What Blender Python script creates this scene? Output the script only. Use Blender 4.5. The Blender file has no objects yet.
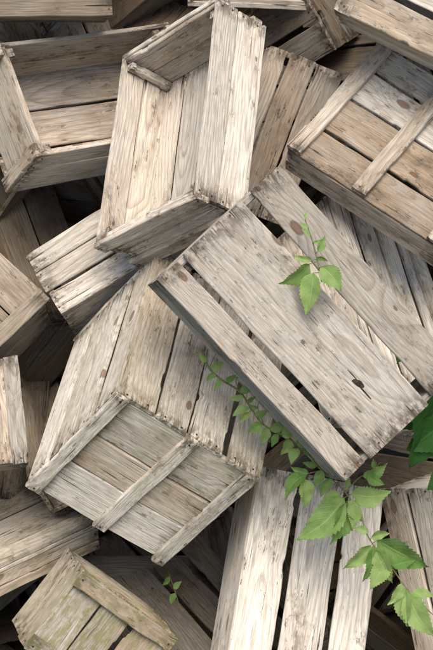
import bpy, bmesh, math, random
from mathutils import Matrix, Vector, Euler, noise as mnoise
HZ=1.45
# crate poses: location (mm), euler (0.1 deg), outer size (mm), mirrored
POSE="""C1,167,-208,1569,-1352,418,-246,525,315,189,1;C2,-76,292,1755,459,355,-969,474,340,137,0;C3,-119,1,1251,-1433,-106,810,458,351,356,0;D1,-295,556,1713,443,58,353,443,282,186,1;D2,-453,578,2011,-1149,17,75,423,192,172,0;E1,531,359,2031,-1191,209,-188,474,301,202,1;E2,412,271,1720,-1519,202,-330,398,343,92,0;K1,129,568,1633,-441,1220,463,373,176,226,1;F1,-222,381,1410,-1427,-251,203,372,162,220,0;F2,-622,353,1360,-1413,327,-311,446,244,249,0;F3,-544,69,1170,-22,1307,1013,238,224,138,0;F4,-339,268,1013,264,-21,-813,748,209,120,0;F5,-551,-17,859,91,-1775,422,490,305,65,0;F6,-270,-201,801,-614,1386,359,205,258,191,1;H1,-28,141,534,-1748,27,-573,581,353,250,1;G1,157,-247,862,-173,1450,787,577,280,251,1;G2,630,-115,810,-1061,586,-647,585,345,250,1;E4,335,215,1342,1501,310,-744,483,259,198,1"""
# construction details per crate (tone = brown, grey, moss, brightness)
SP={
'C1':dict(bottom=[(0,.165,0),(.205,.69,.0),(.755,1,-.01)],tone=(.14,.52,.02,.86),sides=2,knot=(.77,.46)),
'C2':dict(bottom=4,sides=2,ends=2,eb='r',tone=(.14,.06,.0,1.07)),
'C3':dict(bottom=4,sides=4,ends=3,eb='vm',tone=(.13,.12,.35,1.08)),
'D1':dict(bottom=3,sides=2,ends=2,eb='v',tone=(.38,.06,.05,1.02)),
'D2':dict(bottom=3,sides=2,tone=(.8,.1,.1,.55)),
'E1':dict(bottom=4,sides=2,bb=(0.02,),rails=1,tone=(.08,.22,.02,1.04)),
'E2':dict(bottom=4,sides=2,bb=(0.0,.47,1.0),tone=(.26,.24,.02,.98)),
'E4':dict(bottom=4,sides=2,rails=1,tone=(.0,.15,.03,1.12)),
'K1':dict(bottom=3,sides=2,tone=(.45,.03,.0,.82)),
'F1':dict(bottom=3,sides=2,tone=(.05,.3,.02,1.06)),
'F2':dict(bottom=3,sides=2,tone=(.5,.08,.1,.85),bb=(1.0,)),
'F3':dict(bottom=3,sides=2,tone=(.25,.03,.0,1.0),rails=1),
'F4':dict(bottom=3,sides=2,tone=(.5,.03,.1,.95)),
'F5':dict(bottom=3,sides=2,rails=1,tone=(.36,.08,.45,.88)),
'F6':dict(bottom=3,sides=2,bb=(0.0,1.0),tone=(.36,.08,.75,.88)),
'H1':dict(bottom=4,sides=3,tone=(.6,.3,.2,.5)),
'G1':dict(bottom=[(0,.31,0),(.36,.68,0),(.73,1,0)],sides=2,tone=(.0,.08,.0,1.14)),
'G2':dict(bottom=4,sides=2,tone=(.0,.14,.0,1.14)),
}
# ---------------------------------------------------------------- camera
scn=bpy.context.scene
cam=bpy.data.cameras.new('camera');co=bpy.data.objects.new('camera',cam);scn.collection.objects.link(co)
fw=Vector((0,math.cos(math.radians(30)),-math.sin(math.radians(30))))
co.location=Vector((0,0,HZ))-fw*3.4;co.rotation_euler=(math.radians(60),0,0)
cam.sensor_fit='VERTICAL';cam.sensor_height=24;cam.lens=60;cam.clip_end=500;scn.camera=co
# frame of the sloping face of the heap (x right, y up the slope, z outwards)
HEAP=Matrix.Translation((0,0,HZ))@Euler((math.radians(60),0,0)).to_matrix().to_4x4()
# ---------------------------------------------------------------- node helper
class NT:
    def __init__(s,mat): s.t=mat.node_tree;s.t.nodes.clear()
    def n(s,typ,ins=None,**kw):
        nd=s.t.nodes.new(typ)
        for k,v in kw.items(): setattr(nd,k,v)
        for k,v in (ins or {}).items():
            if isinstance(v,bpy.types.NodeSocket): s.t.links.new(v,nd.inputs[k])
            else: nd.inputs[k].default_value=v
        return nd
    def m(s,op,a,b=0.0,c=0.0,clamp=False):
        nd=s.n('ShaderNodeMath',{0:a,1:b,2:c},operation=op);nd.use_clamp=clamp;return nd.outputs[0]
    def vec(s,x,y,z): return s.n('ShaderNodeCombineXYZ',{0:x,1:y,2:z}).outputs[0]
    def noise(s,v,scale=1.,det=3.,rough=.5): return s.n('ShaderNodeTexNoise',{'Vector':v,'Scale':scale,'Detail':det,'Roughness':rough}).outputs[0]
    def mix(s,f,a,b,bt='MIX'):
        nd=s.n('ShaderNodeMix',data_type='RGBA',blend_type=bt)
        for k,v in ((0,f),(6,a),(7,b)):
            if isinstance(v,bpy.types.NodeSocket): s.t.links.new(v,nd.inputs[k])
            else: nd.inputs[k].default_value=v if k==0 else (*v,1)
        return nd.outputs[2]
    def mr(s,v,a,b,c=0.,d=1.,smooth=False):
        nd=s.n('ShaderNodeMapRange',{0:v,1:a,2:b,3:c,4:d});nd.interpolation_type='SMOOTHSTEP' if smooth else 'LINEAR';return nd.outputs[0]
def wood_material():
    mat=bpy.data.materials.new('weathered_wood');mat.use_nodes=True;g=NT(mat)
    at=lambda n:g.n('ShaderNodeAttribute',attribute_name=n)
    b=g.n('ShaderNodeSeparateXYZ',{0:at('bco').outputs['Vector']});x,y,z=b.outputs
    l=g.n('ShaderNodeSeparateXYZ',{0:at('lco').outputs['Vector']});ed,lv,rnd=l.outputs
    tn=at('tone');t=g.n('ShaderNodeSeparateColor',{0:tn.outputs['Color']});br,gr,mo=t.outputs;lum=tn.outputs['Alpha']
    M=g.m
    # knots
    kv=g.vec(M('MULTIPLY',x,4.5),M('MULTIPLY',y,9.),0.)
    vo=g.n('ShaderNodeTexVoronoi',{'Vector':kv,'Scale':1.,'Randomness':.7},voronoi_dimensions='2D')
    kc=g.n('ShaderNodeSeparateColor',{0:vo.outputs['Color']})
    has=M('GREATER_THAN',kc.outputs[0],.60)
    kd=vo.outputs['Distance']
    kg=M('MULTIPLY',g.mr(kd,.40,0.,0.,1.,True),has)
    kr=M('MULTIPLY_ADD',kc.outputs[1],.05,.02)
    kn=M('MULTIPLY',g.mr(M('DIVIDE',kd,kr),.8,1.15,1.,0.,True),has)
    kring=M('MULTIPLY',g.mr(M('ABSOLUTE',M('SUBTRACT',M('DIVIDE',kd,kr),1.05)),0.,.3,1.,0.),has)
    # growth-ring coordinate
    n1=g.noise(g.vec(M('MULTIPLY',x,2.0),M('MULTIPLY',y,7.),M('MULTIPLY',z,7.)),1.,1.)
    c0=M('MULTIPLY',M('SUBTRACT',rnd,.5),.13)
    dv=M('SUBTRACT',lv,c0)
    r=M('SQRT',M('ADD',M('MULTIPLY',dv,dv),M('MULTIPLY_ADD',rnd,.0012,.0002)))
    big=g.noise(g.vec(M('MULTIPLY',x,6.),M('MULTIPLY',y,13.),M('MULTIPLY',z,13.)),1.,2.,.6)
    big2=g.noise(g.vec(M('MULTIPLY',x,34.),M('MULTIPLY',y,60.),M('MULTIPLY',z,60.)),1.,4.,.75)
    rc=M('ADD',M('ADD',r,M('MULTIPLY',n1,.09)),M('ADD',M('MULTIPLY',kg,.022),M('MULTIPLY',big2,.002)))
    rc=M('ADD',rc,M('MULTIPLY',x,.02))
    ph=M('FRACT',M('DIVIDE',rc,M('MULTIPLY_ADD',rnd,.005,.006)))
    ring=M('POWER',ph,2.6)
    ring=M('MULTIPLY',ring,g.mr(ph,.92,1.,1.,0.))
    rstr=M('MULTIPLY',g.mr(big,.3,.65,.62,.30),1.)      # rings fade where the surface is weathered
    # fibres and checks
    f1=g.noise(g.vec(M('MULTIPLY',x,22.),M('MULTIPLY',y,380.),M('MULTIPLY',z,380.)),1.,1.,.7)
    f2=g.noise(g.vec(M('MULTIPLY',x,5.5),M('MULTIPLY',y,150.),M('MULTIPLY',z,150.)),1.,2.,.75)
    endf=g.mr(ed,0.,.08,.085,0.)
    f2e=M('ADD',f2,endf)
    crack=g.mr(f2e,.70,.715,0.,1.)
    fine=g.mr(f2e,.60,.625,0.,.32)
    light=g.mix(g.mr(f2,.2,.8),(.66,.56,.435),(.85,.785,.685))
    brown=g.mix(g.mr(f2,.2,.8),(.32,.195,.10),(.52,.37,.225))
    grey=g.mix(g.mr(f2,.2,.8),(.40,.365,.31),(.61,.565,.50))
    col=g.mix(M('ADD',br,M('MULTIPLY',M('SUBTRACT',big,.5),1.3),clamp=True),light,brown)
    col=g.mix(M('ADD',gr,M('MULTIPLY',M('SUBTRACT',big2,.5),1.2),clamp=True),col,grey)
    col=g.mix(M('MULTIPLY',ring,rstr),col,(.25,.155,.09),'MIX')
    fl=g.mr(f1,.3,.7,.74,1.12)
    col=g.mix(1.,col,g.n('ShaderNodeCombineColor',{0:fl,1:fl,2:fl}).outputs[0],'MULTIPLY')
    col=g.mix(fine,col,(.13,.09,.06))
    col=g.mix(M('MULTIPLY',kn,.75),col,(.20,.10,.045))
    col=g.mix(M('MULTIPLY',kring,.6),col,(.07,.04,.025))
    col=g.mix(M('MULTIPLY',crack,.9),col,(.04,.028,.02))
    st=M('MULTIPLY',g.mr(big,.55,.75,0.,.8),g.mr(big2,.42,.58,.05,1.))
    col=g.mix(st,col,(.17,.13,.09))
    en=M('MULTIPLY',g.mr(ed,.0,.05,1.,0.,True),g.mr(big2,.42,.56,.05,.85))
    col=g.mix(en,col,(.12,.09,.065))
    spk=M('MULTIPLY',g.mr(M('MULTIPLY',big2,f1),.335,.36,0.,.75),g.mr(big,.42,.55,0.,1.))
    col=g.mix(spk,col,(.06,.05,.04))
    ms=M('MULTIPLY',mo,g.mr(big2,.42,.60,0.,1.,True))
    col=g.mix(M('MULTIPLY',ms,.75),col,(.29,.28,.10))
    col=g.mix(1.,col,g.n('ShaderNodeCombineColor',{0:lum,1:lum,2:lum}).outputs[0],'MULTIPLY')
    h=M('ADD',M('MULTIPLY',f1,-.6),M('MULTIPLY',f2,-1.2))
    bp=g.n('ShaderNodeBump',{'Strength':.6,'Distance':.0012,'Height':h})
    p=g.n('ShaderNodeBsdfDiffuse',{'Color':col,'Roughness':.5,'Normal':bp.outputs[0]})
    g.n('ShaderNodeOutputMaterial',{0:p.outputs[0]});return mat
def simple(name,c,rough=.7,metal=0.,nscale=None,c2=None):
    mat=bpy.data.materials.new(name);mat.use_nodes=True;g=NT(mat)
    col=(*c,1)
    if nscale:
        nz=g.noise(g.n('ShaderNodeTexCoord').outputs['Object'],nscale,6.,.6)
        col=g.mix(g.mr(nz,.35,.65),c,c2)
    ins={'Base Color':col,'Roughness':rough,'Metallic':metal}
    if nscale: ins['Normal']=g.n('ShaderNodeBump',{'Strength':.8,'Distance':.05,'Height':nz}).outputs[0]
    p=g.n('ShaderNodeBsdfPrincipled',ins);g.n('ShaderNodeOutputMaterial',{0:p.outputs[0]});return mat
def leaf_material(name,c1,c2,tr):
    mat=bpy.data.materials.new(name);mat.use_nodes=True;g=NT(mat);M=g.m
    l=g.n('ShaderNodeSeparateXYZ',{0:g.n('ShaderNodeAttribute',attribute_name='lvc').outputs['Vector']});c,t,r=l.outputs
    ac=M('ABSOLUTE',c)
    mid=g.mr(ac,.0,.07,1.,0.)
    sv=M('PINGPONG',M('ADD',M('SUBTRACT',M('MULTIPLY',t,8.),M('MULTIPLY',ac,2.6)),20.),.5)
    side=g.mr(sv,.0,.09,1.,0.)
    vein=M('MAXIMUM',mid,M('MULTIPLY',side,.6))
    nz=g.noise(g.n('ShaderNodeTexCoord').outputs['Object'],60.,3.)
    base=g.mix(M('ADD',r,M('MULTIPLY',M('SUBTRACT',nz,.5),1.2),clamp=True),c1,c2)
    col=g.mix(M('MULTIPLY',vein,.45),base,tuple(min(1,q*1.5+.05) for q in c2))
    bp=g.n('ShaderNodeBump',{'Strength':.6,'Distance':.001,'Height':M('SUBTRACT',nz,M('MULTIPLY',vein,1.2))})
    p=g.n('ShaderNodeBsdfPrincipled',{'Base Color':col,'Roughness':.6,'Specular IOR Level':.25,'Normal':bp.outputs[0]})
    tl=g.n('ShaderNodeBsdfTranslucent',{0:g.mix(.5,col,tr)})
    ms=g.n('ShaderNodeMixShader',{0:.3,1:p.outputs[0],2:tl.outputs[0]})
    g.n('ShaderNodeOutputMaterial',{0:ms.outputs[0]});return mat
WOOD=wood_material();NAIL=simple('rusty_nail',(.09,.05,.03),.6,.6);ROT_SHADE=simple('rotten_hole_shade',(.03,.02,.013),.95,0,90.,(.10,.065,.04))
# ---------------------------------------------------------------- boards
class MB:
    def __init__(s,seed):
        s.v=[];s.f=[];s.b=[];s.l=[];s.t=[];s.mi=[];s.r=random.Random(seed)
    def board(s,c,u,v,n,L,W,T,tone,nails=True,skew=0.):
        r=s.r;c=Vector(c);u=Vector(u);v=Vector(v);n=Vector(n)
        sk=r.gauss(0,.006)+skew;u2=(u+v*sk).normalized();v2=(v-u*sk).normalized()
        K=16;ch=min(.0018,T*.22);base=len(s.v)
        off=Vector((r.uniform(0,60),r.uniform(0,60),r.uniform(0,60)));rnd=r.random()
        so=r.uniform(0,100);bow=r.uniform(-.003,.003);cup=r.uniform(-.001,.002);tw=r.uniform(-.015,.015)
        kt=r.uniform(.74,1.12)
        tb=max(0,min(1,tone[0]+r.gauss(0,.17)));tg=max(0,min(1,tone[1]+r.gauss(0,.18)));tt=(tb,tg,tone[2]*r.uniform(.3,1.2),min(1.15,tone[3]*kt))
        sec=[(-W/2+ch,T/2),(-W/6,T/2),(W/6,T/2),(W/2-ch,T/2),(W/2,T/2-ch),(W/2,-T/2+ch),(W/2-ch,-T/2),(-W/2+ch,-T/2),(-W/2,-T/2+ch),(-W/2,T/2-ch)]
        NS=len(sec);e0=r.uniform(-.003,.003);e1=r.uniform(-.003,.003)
        sl0=r.uniform(-.03,.03);sl1=r.uniform(-.03,.03)
        chips=[(r.uniform(-.5,.5)*L,r.choice((-1,1)),r.uniform(.008,.03),r.uniform(.001,.004)) for _ in range(r.choice((0,0,1,1,2)))]
        st=sorted(set([k/K for k in range(K+1)]+[min(1,max(0,q[0]/L+.5+d*q[2]/L)) for q in chips for d in (-1,-.3,.4,1)]))
        K=len(st)-1
        for k,f in enumerate(st):
            xx=(f-.5)*L
            wl=mnoise.noise(Vector((xx*9,so,0)))*.0026+mnoise.noise(Vector((xx*60,so,0)))*.001;wr=mnoise.noise(Vector((xx*9,so+9,0)))*.0026+mnoise.noise(Vector((xx*60,so+9,0)))*.001
            for q in chips:
                if abs(xx-q[0])<q[2]*.9:
                    if q[1]>0: wr-=q[3]
                    else: wl+=q[3]
            bz=bow*(1-(2*f-1)**2)
            for (a,d) in sec:
                aa=a+(wr if a>0 else wl)*min(1,abs(a)/(W/2))
                x2=xx
                if k==0:x2+=e0+sl0*a+mnoise.noise(Vector((a*120,so,3)))*.0025
                if k==K:x2+=e1+sl1*a+mnoise.noise(Vector((a*120,so,7)))*.0025
                dd=d+bz+cup*(2*a/W)**2+tw*a*(f-.5)
                s.v.append(c+u2*x2+v2*aa+n*dd)
                s.b.append((x2+off.x,a+off.y,d+off.z));s.l.append((min(x2+L/2,L/2-x2),a,rnd));s.t.append(tt)
        for k in range(K):
            for j in range(NS):
                a=base+k*NS+j;b=base+k*NS+(j+1)%NS
                s.f.append((a,a+NS,b+NS,b));s.mi.append(0)
        s.f.append(tuple(base+j for j in range(NS)));s.mi.append(0)
        s.f.append(tuple(base+K*NS+j for j in reversed(range(NS))));s.mi.append(0)
        if nails:
            for sx in (-1,1):
                for fy in ((-.28,.28) if W>.045 else (0,)):
                    p=c+u2*(sx*(L/2-.009+r.uniform(-.003,.003)))+v2*(fy*W+r.uniform(-.004,.004))+n*(T/2+cup*.3)
                    s.nail(p,u2,v2,n)
    def disc(s,p,u,v,n,ru,rv,mi,k=7,jit=0.,h=(-.001,.0008)):
        b=len(s.v);J=[1+jit*s.r.uniform(-1,1) for _ in range(k)]
        J=[(J[j]+J[(j+1)%k])/2 for j in range(k)]
        for hh in h:
            for j in range(k):
                a=j*2*math.pi/k;s.v.append(p+u*(ru*J[j]*math.cos(a))+v*(rv*J[j]*math.sin(a))+n*hh)
                s.b.append((0,0,0));s.l.append((0,0,0));s.t.append((0,0,0,1))
        for j in range(k):
            s.f.append((b+j,b+(j+1)%k,b+k+(j+1)%k,b+k+j));s.mi.append(mi)
        s.f.append(tuple(b+k+j for j in range(k)));s.mi.append(mi)
    def nail(s,p,u,v,n): s.disc(p,u,v,n,.0024,.0024,1)
    def make(s,name,M,mats,flip=False):
        if flip:
            s.v=[Vector((p.x,-p.y,p.z)) for p in s.v];s.f=[tuple(reversed(f)) for f in s.f]
        me=bpy.data.meshes.new(name);me.from_pydata([tuple(p) for p in s.v],[],s.f)
        for m in mats: me.materials.append(m)
        me.polygons.foreach_set('material_index',s.mi)
        a=me.attributes.new('bco','FLOAT_VECTOR','POINT');a.data.foreach_set('vector',[q for p in s.b for q in p])
        a=me.attributes.new('lco','FLOAT_VECTOR','POINT');a.data.foreach_set('vector',[q for p in s.l for q in p])
        a=me.attributes.new('tone','FLOAT_COLOR','POINT');a.data.foreach_set('color',[q for p in s.t for q in p])
        bm=bmesh.new();bm.from_mesh(me);bmesh.ops.recalc_face_normals(bm,faces=bm.faces);bm.to_mesh(me);bm.free()
        o=bpy.data.objects.new(name,me);o.matrix_world=M;scn.collection.objects.link(o);return o
def slots(spec,n_def,r,gap=.035):
    if isinstance(spec,list): return spec
    n=spec or n_def;ws=[r.uniform(.8,1.25) for _ in range(n)];g=[r.uniform(.3,1.6)*gap for _ in range(n-1)]
    tot=sum(ws);k=(1-sum(g))/tot;o=[];p=0
    for i in range(n):
        o.append((p,p+ws[i]*k,0.));p+=ws[i]*k+(g[i] if i<n-1 else 0)
    return o
def crate(M,dims,flip,seed,sp):
    L,W,D=dims;mb=MB(seed);r=mb.r;T=.0095;te=.012;tone=sp['tone']
    X,Y,Z=Vector((1,0,0)),Vector((0,1,0)),Vector((0,0,1))
    o=Vector((-L/2,-W/2,-D/2))
    for a,b,sk in slots(sp.get('bottom'),4,r):
        mb.board(o+Vector((L/2,(a+b)/2*W,T/2)),X,Y,-Z,L-r.uniform(0,.007),(b-a)*W,T,tone,skew=sk)
    for sgn,yy in ((-1,T/2+.001),(1,W-T/2-.001)):
        H0=T+.0015;H=D-H0
        for a,b,_ in slots(sp.get('sides'),2,r,.035):
            mb.board(o+Vector((L/2,yy,H0+(a+b)/2*H)),X,Z,Y*sgn,L-r.uniform(.002,.008),(b-a)*H,T,tone)
    for sgn,xx in ((-1,te/2+.004),(1,L-te/2-.004)):
        H0=T+.0015;H=D-H0-.002
        for a,b,_ in slots(sp.get('ends'),2,r,.02):
            mb.board(o+Vector((xx,W/2,H0+(a+b)/2*H)),Y,Z,X*sgn,W-2*T-.006,(b-a)*H,te,tone,nails=False)
        eb=sp.get('eb');bw=.032;bt=.013
        xo=xx+sgn*(te/2+bt/2+.0005)
        if eb in('v','vm'):
            for yy in ((.0,1.) if eb=='v' else (0.,.53,1.)):
                y0=min(max(yy*W,bw/2+.001),W-bw/2-.001)
                mb.board(o+Vector((xo,y0,D/2+.002)),Z,Y,X*sgn,D-.001,bw,bt,tone)
        if eb=='r':
            mb.board(o+Vector((xo,W/2,D-bw/2)),Y,Z,X*sgn,W+.004,bw,bt,tone)
            mb.board(o+Vector((xo,W/2,bw/2+.01)),Y,Z,X*sgn,W-.004,bw,bt,tone)
        for y0 in (T+.012,W-T-.012):
            mb.board(o+Vector((xx-sgn*(te/2+.0105),y0,T+.002+(D-T)/2-.004)),Z,Y,-X*sgn,D-T-.012,.02,.018,tone,nails=False)
    for fx in sp.get('bb',()):
        x0=min(max(fx*L,.019),L-.019)
        mb.board(o+Vector((x0,W/2,-.0075)),Y,X,-Z,W-.001,.036,.013,tone)
    if sp.get('rails'):
        for y0 in (.018,W-.018):
            mb.board(o+Vector((L/2,y0,-.0075)),X,Y,-Z,L-.002,.034,.013,tone)
    if 'knot' in sp:   # rotten knot hole and split: raised patches, hollow's shade put in as dark colour
        kx,ky=sp['knot'];p=o+Vector((kx*L,ky*W,0))
        mb.disc(p,(X+Y*.3).normalized(),(Y-X*.3).normalized(),-Z,.012,.006,2,16,.3,(-.002,.0022))
        mb.disc(p+X*.022-Y*.002,X,Y,-Z,.02,.0013,2,12,.2,(-.002,.0024))
        mb.disc(p-X*.018+Y*.003,X,Y,-Z,.014,.0010,2,12,.2,(-.002,.0024))
    return mb.make('wooden_crate',M,[WOOD,NAIL,ROT_SHADE],flip)
i=0
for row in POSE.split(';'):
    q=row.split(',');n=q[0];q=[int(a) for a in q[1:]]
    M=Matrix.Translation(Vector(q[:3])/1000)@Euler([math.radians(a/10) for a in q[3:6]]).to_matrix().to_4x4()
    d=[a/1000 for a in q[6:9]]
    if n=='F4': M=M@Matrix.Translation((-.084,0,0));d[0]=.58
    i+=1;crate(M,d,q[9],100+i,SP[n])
# ---------------------------------------------------------------- crates deeper in the heap
rr=random.Random(5)
def rand_crate(u,v,w,ton=None,spread=.5):
    q=Matrix.Rotation(rr.uniform(0,2*math.pi),4,'Z')@Matrix.Rotation(rr.gauss(0,spread),4,'X')@Matrix.Rotation(rr.gauss(0,spread),4,'Y')
    if rr.random()<.5: q=q@Matrix.Rotation(math.pi,4,'X')
    M=HEAP@Matrix.Translation((u,v,w))@q
    global i;i+=1
    crate(M,(.52*rr.uniform(.92,1.05),.33*rr.uniform(.92,1.05),.22*rr.uniform(.9,1.15)),0,100+i,
      dict(bottom=rr.choice([3,4]),sides=2,eb=rr.choice(['v','r',None]),bb=rr.choice([(),(.0,1.)]),tone=ton or (rr.uniform(.4,.8),rr.uniform(0,.25),rr.uniform(0,.2),rr.uniform(.46,.64))))  # default brightness lowered so gap shade is put into the wood colour
for lw,st,U,V in ((-.74,.36,.9,.95),(-1.04,.46,.95,1.)):
    v=-V
    while v<=V:
        u=-U
        while u<=U:
            rand_crate(u+rr.uniform(-.08,.08),v+rr.uniform(-.08,.08),lw+rr.uniform(-.06,.06))
            u+=st
        v+=st
for (u,v,w) in ((-.85,.6,-.3),(-.9,.15,-.35),(-.88,-.35,-.3),(.9,.55,-.3),(.92,.05,-.35),(.9,-.45,-.3),(-.4,-1.05,-.2),(.15,-1.1,-.15),(.65,-1.05,-.25),(-.85,-.9,-.3),(1.1,-.9,-.4),(-1.3,-.5,-.5),(1.35,-.2,-.55),(-.5,1.0,-.45),(.1,1.05,-.5),(.6,1.0,-.45)):
    rand_crate(u,v,w,(.25,.2,.05,.9),.4)
# ---------------------------------------------------------------- ground and bank
def grid(name,fx,nu,nv,mat):
    vs=[fx(a/nu,b/nv) for b in range(nv+1) for a in range(nu+1)]
    fs=[(b*(nu+1)+a,b*(nu+1)+a+1,(b+1)*(nu+1)+a+1,(b+1)*(nu+1)+a) for b in range(nv) for a in range(nu)]
    me=bpy.data.meshes.new(name);me.from_pydata(vs,[],fs);me.materials.append(mat)
    for p in me.polygons:p.use_smooth=True
    o=bpy.data.objects.new(name,me);scn.collection.objects.link(o);return o
soil=simple('soil',(.05,.04,.025),.95,0,3.,(.06,.08,.03))
def gfx(a,b):
    x=(a-.5);y=(b-.5);x=math.copysign(abs(2*x)**3,x)*150;y=math.copysign(abs(2*y)**3,y)*150
    return (x,y,.03*mnoise.noise(Vector((x,y,0))))
grid('ground',gfx,80,80,soil)
def bfx(a,b):
    x=(a-.5)*9;s=b*5.5
    up=min(s,3.6);back=max(0,s-3.6)
    y=1.25+up*.5+back;z=-.3+up*.866+back*.05
    k=max(0,(abs(x)-2.2)/2.3);z=z*(1-k*k)-.3*k*k
    nn=mnoise.noise(Vector((x*1.3,s*1.3,1)))*.12
    return (x,y+nn,z+nn)
grid('earth_bank',bfx,60,40,soil)
# ---------------------------------------------------------------- vines
LEAF=leaf_material('vine_leaf',(.11,.22,.045),(.32,.43,.14),(.42,.55,.15))
LEAFD=leaf_material('dark_leaf',(.03,.10,.02),(.06,.17,.03),(.15,.35,.05))
STEM=simple('vine_stem',(.16,.16,.05),.6)
class PL:
    """plant grown on a sheet parallel to the heap face; grid unit ~1.9 mm, w = height off the sheet"""
    def __init__(s,seed,depth):
        s.v=[];s.f=[];s.l=[];s.mi=[];s.r=random.Random(seed);s.d=depth;s.k=depth/1625;s.pts=[]
    def P(s,x,y,w=0.): return Vector(((x-216.5)*s.k,(325-y)*s.k,w))
    def tube(s,pts,r0,r1):
        Q=[]
        pp=[pts[0]*2-pts[1]]+pts+[pts[-1]*2-pts[-2]]
        for k in range(1,len(pp)-2):
            for j in range(6):
                t=j/6;a,b,c,d=pp[k-1:k+3]
                Q.append(.5*((2*b)+(c-a)*t+(2*a-5*b+4*c-d)*t*t+(3*b-a-3*c+d)*t**3))
        Q.append(pts[-1]);n=len(Q);base=len(s.v)
        for k,q in enumerate(Q):
            tg=(Q[min(k+1,n-1)]-Q[max(k-1,0)]).normalized();a=tg.cross(Vector((.1,.2,1))).normalized();b=tg.cross(a)
            r=r0+(r1-r0)*k/(n-1)
            for j in range(6):
                an=j*math.pi/3;s.v.append(q+a*(r*math.cos(an))+b*(r*math.sin(an)));s.l.append((0,0,0))
        for k in range(n-1):
            for j in range(6):
                a=base+k*6+j;b=base+k*6+(j+1)%6;s.f.append((a,b,b+6,a+6));s.mi.append(1)
        return Q
    def stem(s,pts,r0=.0022,r1=.0011,wob=.012):
        s.pts+=s.tube([s.P(x,y,s.r.uniform(-wob,wob)) for x,y in pts],r0,r1)
    def leaf(s,bx,by,tx,ty,wr=.5,serr=.10,lift=0.):
        r=s.r;B=s.P(bx,by);near=min(s.pts,key=lambda q:(q-B).length) if s.pts else B
        B=B+Vector((0,0,near.z+.006+lift));T=s.P(tx,ty)+Vector((0,0,B.z))
        A=T-B;Ln=A.length;A.normalize()
        if (near-B).length>.004: s.tube([near,(near+B)/2+Vector((0,0,.002)),B],.0009,.0007)
        S=Vector((-A.y,A.x,0));N=Vector((0,0,1));roll=r.uniform(-.7,.7);S2=S*math.cos(roll)+N*math.sin(roll);N2=A.cross(S2)
        if N2.z<0:N2=-N2
        wr*=r.uniform(.85,1.15)
        NT_=24;C=(-1,-.6,-.2,0,.2,.6,1);base=len(s.v);Wd=Ln*wr*.5;rd=r.random();dr=r.uniform(.0,.35);cv=r.uniform(-.12,.12);ph=r.uniform(0,9)
        for k in range(NT_+1):
            t=k/NT_;w=Wd*1.25*(math.sin(math.pi*min(1,t**.74)))**.95*(1-.3*t) if 0<t<1 else 0
            for c in C:
                e=1.;tt=t
                if abs(c)==1:
                    e=1+serr*(.6 if k%2 else -.9);tt=t+(.016 if k%2 else -.008)
                p=B+A*(tt*Ln)+S2*(c*w*e+cv*Ln*math.sin(math.pi*t))
                p+=N2*(abs(c)*w*.35-dr*Ln*t*t*.8+.025*Ln*math.sin(t*14+c*2+ph)*abs(c))
                s.v.append(p);s.l.append((c,t,rd))
        n=len(C)
        for k in range(NT_):
            for j in range(n-1):
                a=base+k*n+j;s.f.append((a,a+1,a+1+n,a+n));s.mi.append(0)
    def make(s,name,lm):
        me=bpy.data.meshes.new(name);me.from_pydata([tuple(p) for p in s.v],[],s.f);me.materials.append(lm);me.materials.append(STEM)
        me.polygons.foreach_set('material_index',s.mi)
        for p in me.polygons:p.use_smooth=True
        a=me.attributes.new('lvc','FLOAT_VECTOR','POINT');a.data.foreach_set('vector',[q for p in s.l for q in p])
        o=bpy.data.objects.new(name,me);o.matrix_world=HEAP@Matrix.Translation((0,0,3.4-s.d));scn.collection.objects.link(o);return o
p=PL(3,3.03)
p.stem([(322,282),(319,268),(316,255),(313,243),(308,228),(304,215)],.0016,.0008,.004)
for a in ((309,264,279,285,.46),(313,273,305,315,.5),(321,267,341,291,.58),(312,260,293,256,.4),(318,252,326,236,.4),(316,258,328,262,.4),(310,236,301,229,.4),(308,228,300,222,.4),(305,220,308,211,.4),(313,243,322,240,.4)): p.leaf(*a)
p.make('vine_sprig',LEAF)
p=PL(4,3.2)
p.stem([(203,352),(209,368),(222,380),(240,392),(252,410),(264,425),(285,436),(304,450),(322,470),(345,492),(360,515),(370,540),(388,562),(408,590),(436,618)])
p.stem([(345,492),(358,478),(372,470),(380,462)],.0012,.0007)
p.stem([(240,392),(236,380),(243,370)],.0009,.0006)
p.stem([(322,470),(306,474),(300,480)],.0012,.0007)
p.stem([(209,368),(216,354),(222,350)],.0009,.0006)
p.stem([(264,425),(258,408),(262,396)],.0009,.0006)
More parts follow.
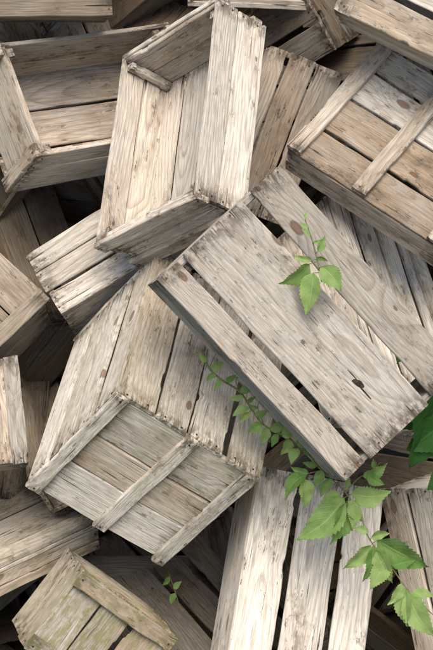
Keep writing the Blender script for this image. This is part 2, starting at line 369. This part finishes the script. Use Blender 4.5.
for a in ((207,362,198,354,.5),(211,369,224,362,.5),(216,374,206,382,.5),(222,380,214,390,.5),(226,382,236,374,.5),(238,378,246,368,.5),(240,392,254,386,.5),(243,396,229,398,.5),(246,402,258,398,.5),(249,408,232,416,.5),(250,412,240,424,.5),(255,416,268,410,.5),(262,398,268,388,.5),(258,408,248,404,.5),
 (262,424,248,432,.6),(266,427,262,444,.6),(270,430,286,420,.6),(278,434,270,446,.6),(282,436,296,428,.6),(288,438,282,456,.7),(296,444,312,436,.6),(298,448,290,464,.6),(302,450,318,448,.6),(310,456,324,452,.6),
 (305,474,282,497,.5),(303,478,308,508,.5),(308,472,290,468,.5),(316,466,302,462,.5),(322,470,314,486,.6),(326,474,340,470,.5),(330,478,322,498,.5),
 (344,498,296,540,.42),(346,502,332,546,.5),(340,494,322,500,.5),(350,500,366,522,.5),(352,494,392,492,.5),(346,488,350,474,.5),(352,504,352,530,.5),
 (362,476,388,464,.45),(366,474,384,484,.5),(374,468,372,458,.5),
 (371,545,343,570,.5),(373,546,366,584,.42),(377,540,428,572,.42),(376,550,392,584,.45),(371,538,390,534,.5),(368,532,354,528,.5),
 (388,562,370,590,.45),(392,566,416,560,.5),
 (408,592,436,640,.45),(406,590,404,628,.45),(412,594,436,596,.45),(402,584,388,606,.45)): p.leaf(*a)
p.make('climbing_vine',LEAF)
p=PL(6,3.3)
p.stem([(450,520),(446,470),(445,420),(444,380)],.002,.001)
for a in ((444,385,423,472,.75,.03),(446,420,408,452,.7,.03),(446,380,470,430,.7,.03),(446,470,425,488,.7,.03),(446,400,402,430,.6,.03)): p.leaf(*a)
p.make('broadleaf_plant',LEAFD)
p=PL(7,3.34)
p.stem([(350,300),(380,330),(410,360),(440,380)],.0015,.001)
for a in ((352,302,344,292,.6),(354,304,364,314,.6),(395,345,412,360,.6),(405,352,396,364,.6),(408,358,426,352,.6),(350,300,362,296,.6)): p.leaf(*a)
p.make('vine_sprig',LEAF)
p=PL(8,3.6)
p.stem([(180,610),(175,590),(168,572)],.0012,.0007)
for a in ((176,592,170,604,.5),(174,588,182,580,.5),(169,576,162,586,.5)): p.leaf(*a)
p.make('vine_sprig',LEAF)
# ---------------------------------------------------------------- light
w=bpy.data.worlds.new('World');scn.world=w;w.use_nodes=True;nt=w.node_tree
bg=nt.nodes['Background'];sk=nt.nodes.new('ShaderNodeTexSky');sk.sky_type='NISHITA';sk.sun_disc=False
S=Vector((.04,-.46,.95)).normalized()
sk.sun_elevation=math.asin(S.z);sk.sun_rotation=math.atan2(S.x,S.y)
nt.links.new(sk.outputs[0],bg.inputs[0]);bg.inputs[1].default_value=.15
s=bpy.data.lights.new('sun','SUN');s.energy=4.5;s.angle=math.radians(42);s.color=(1,.94,.86)
so=bpy.data.objects.new('sun',s);so.rotation_mode='QUATERNION';so.rotation_quaternion=S.to_track_quat('Z','Y');scn.collection.objects.link(so)
scn.view_settings.view_transform='Standard';scn.view_settings.look='None';scn.view_settings.exposure=0
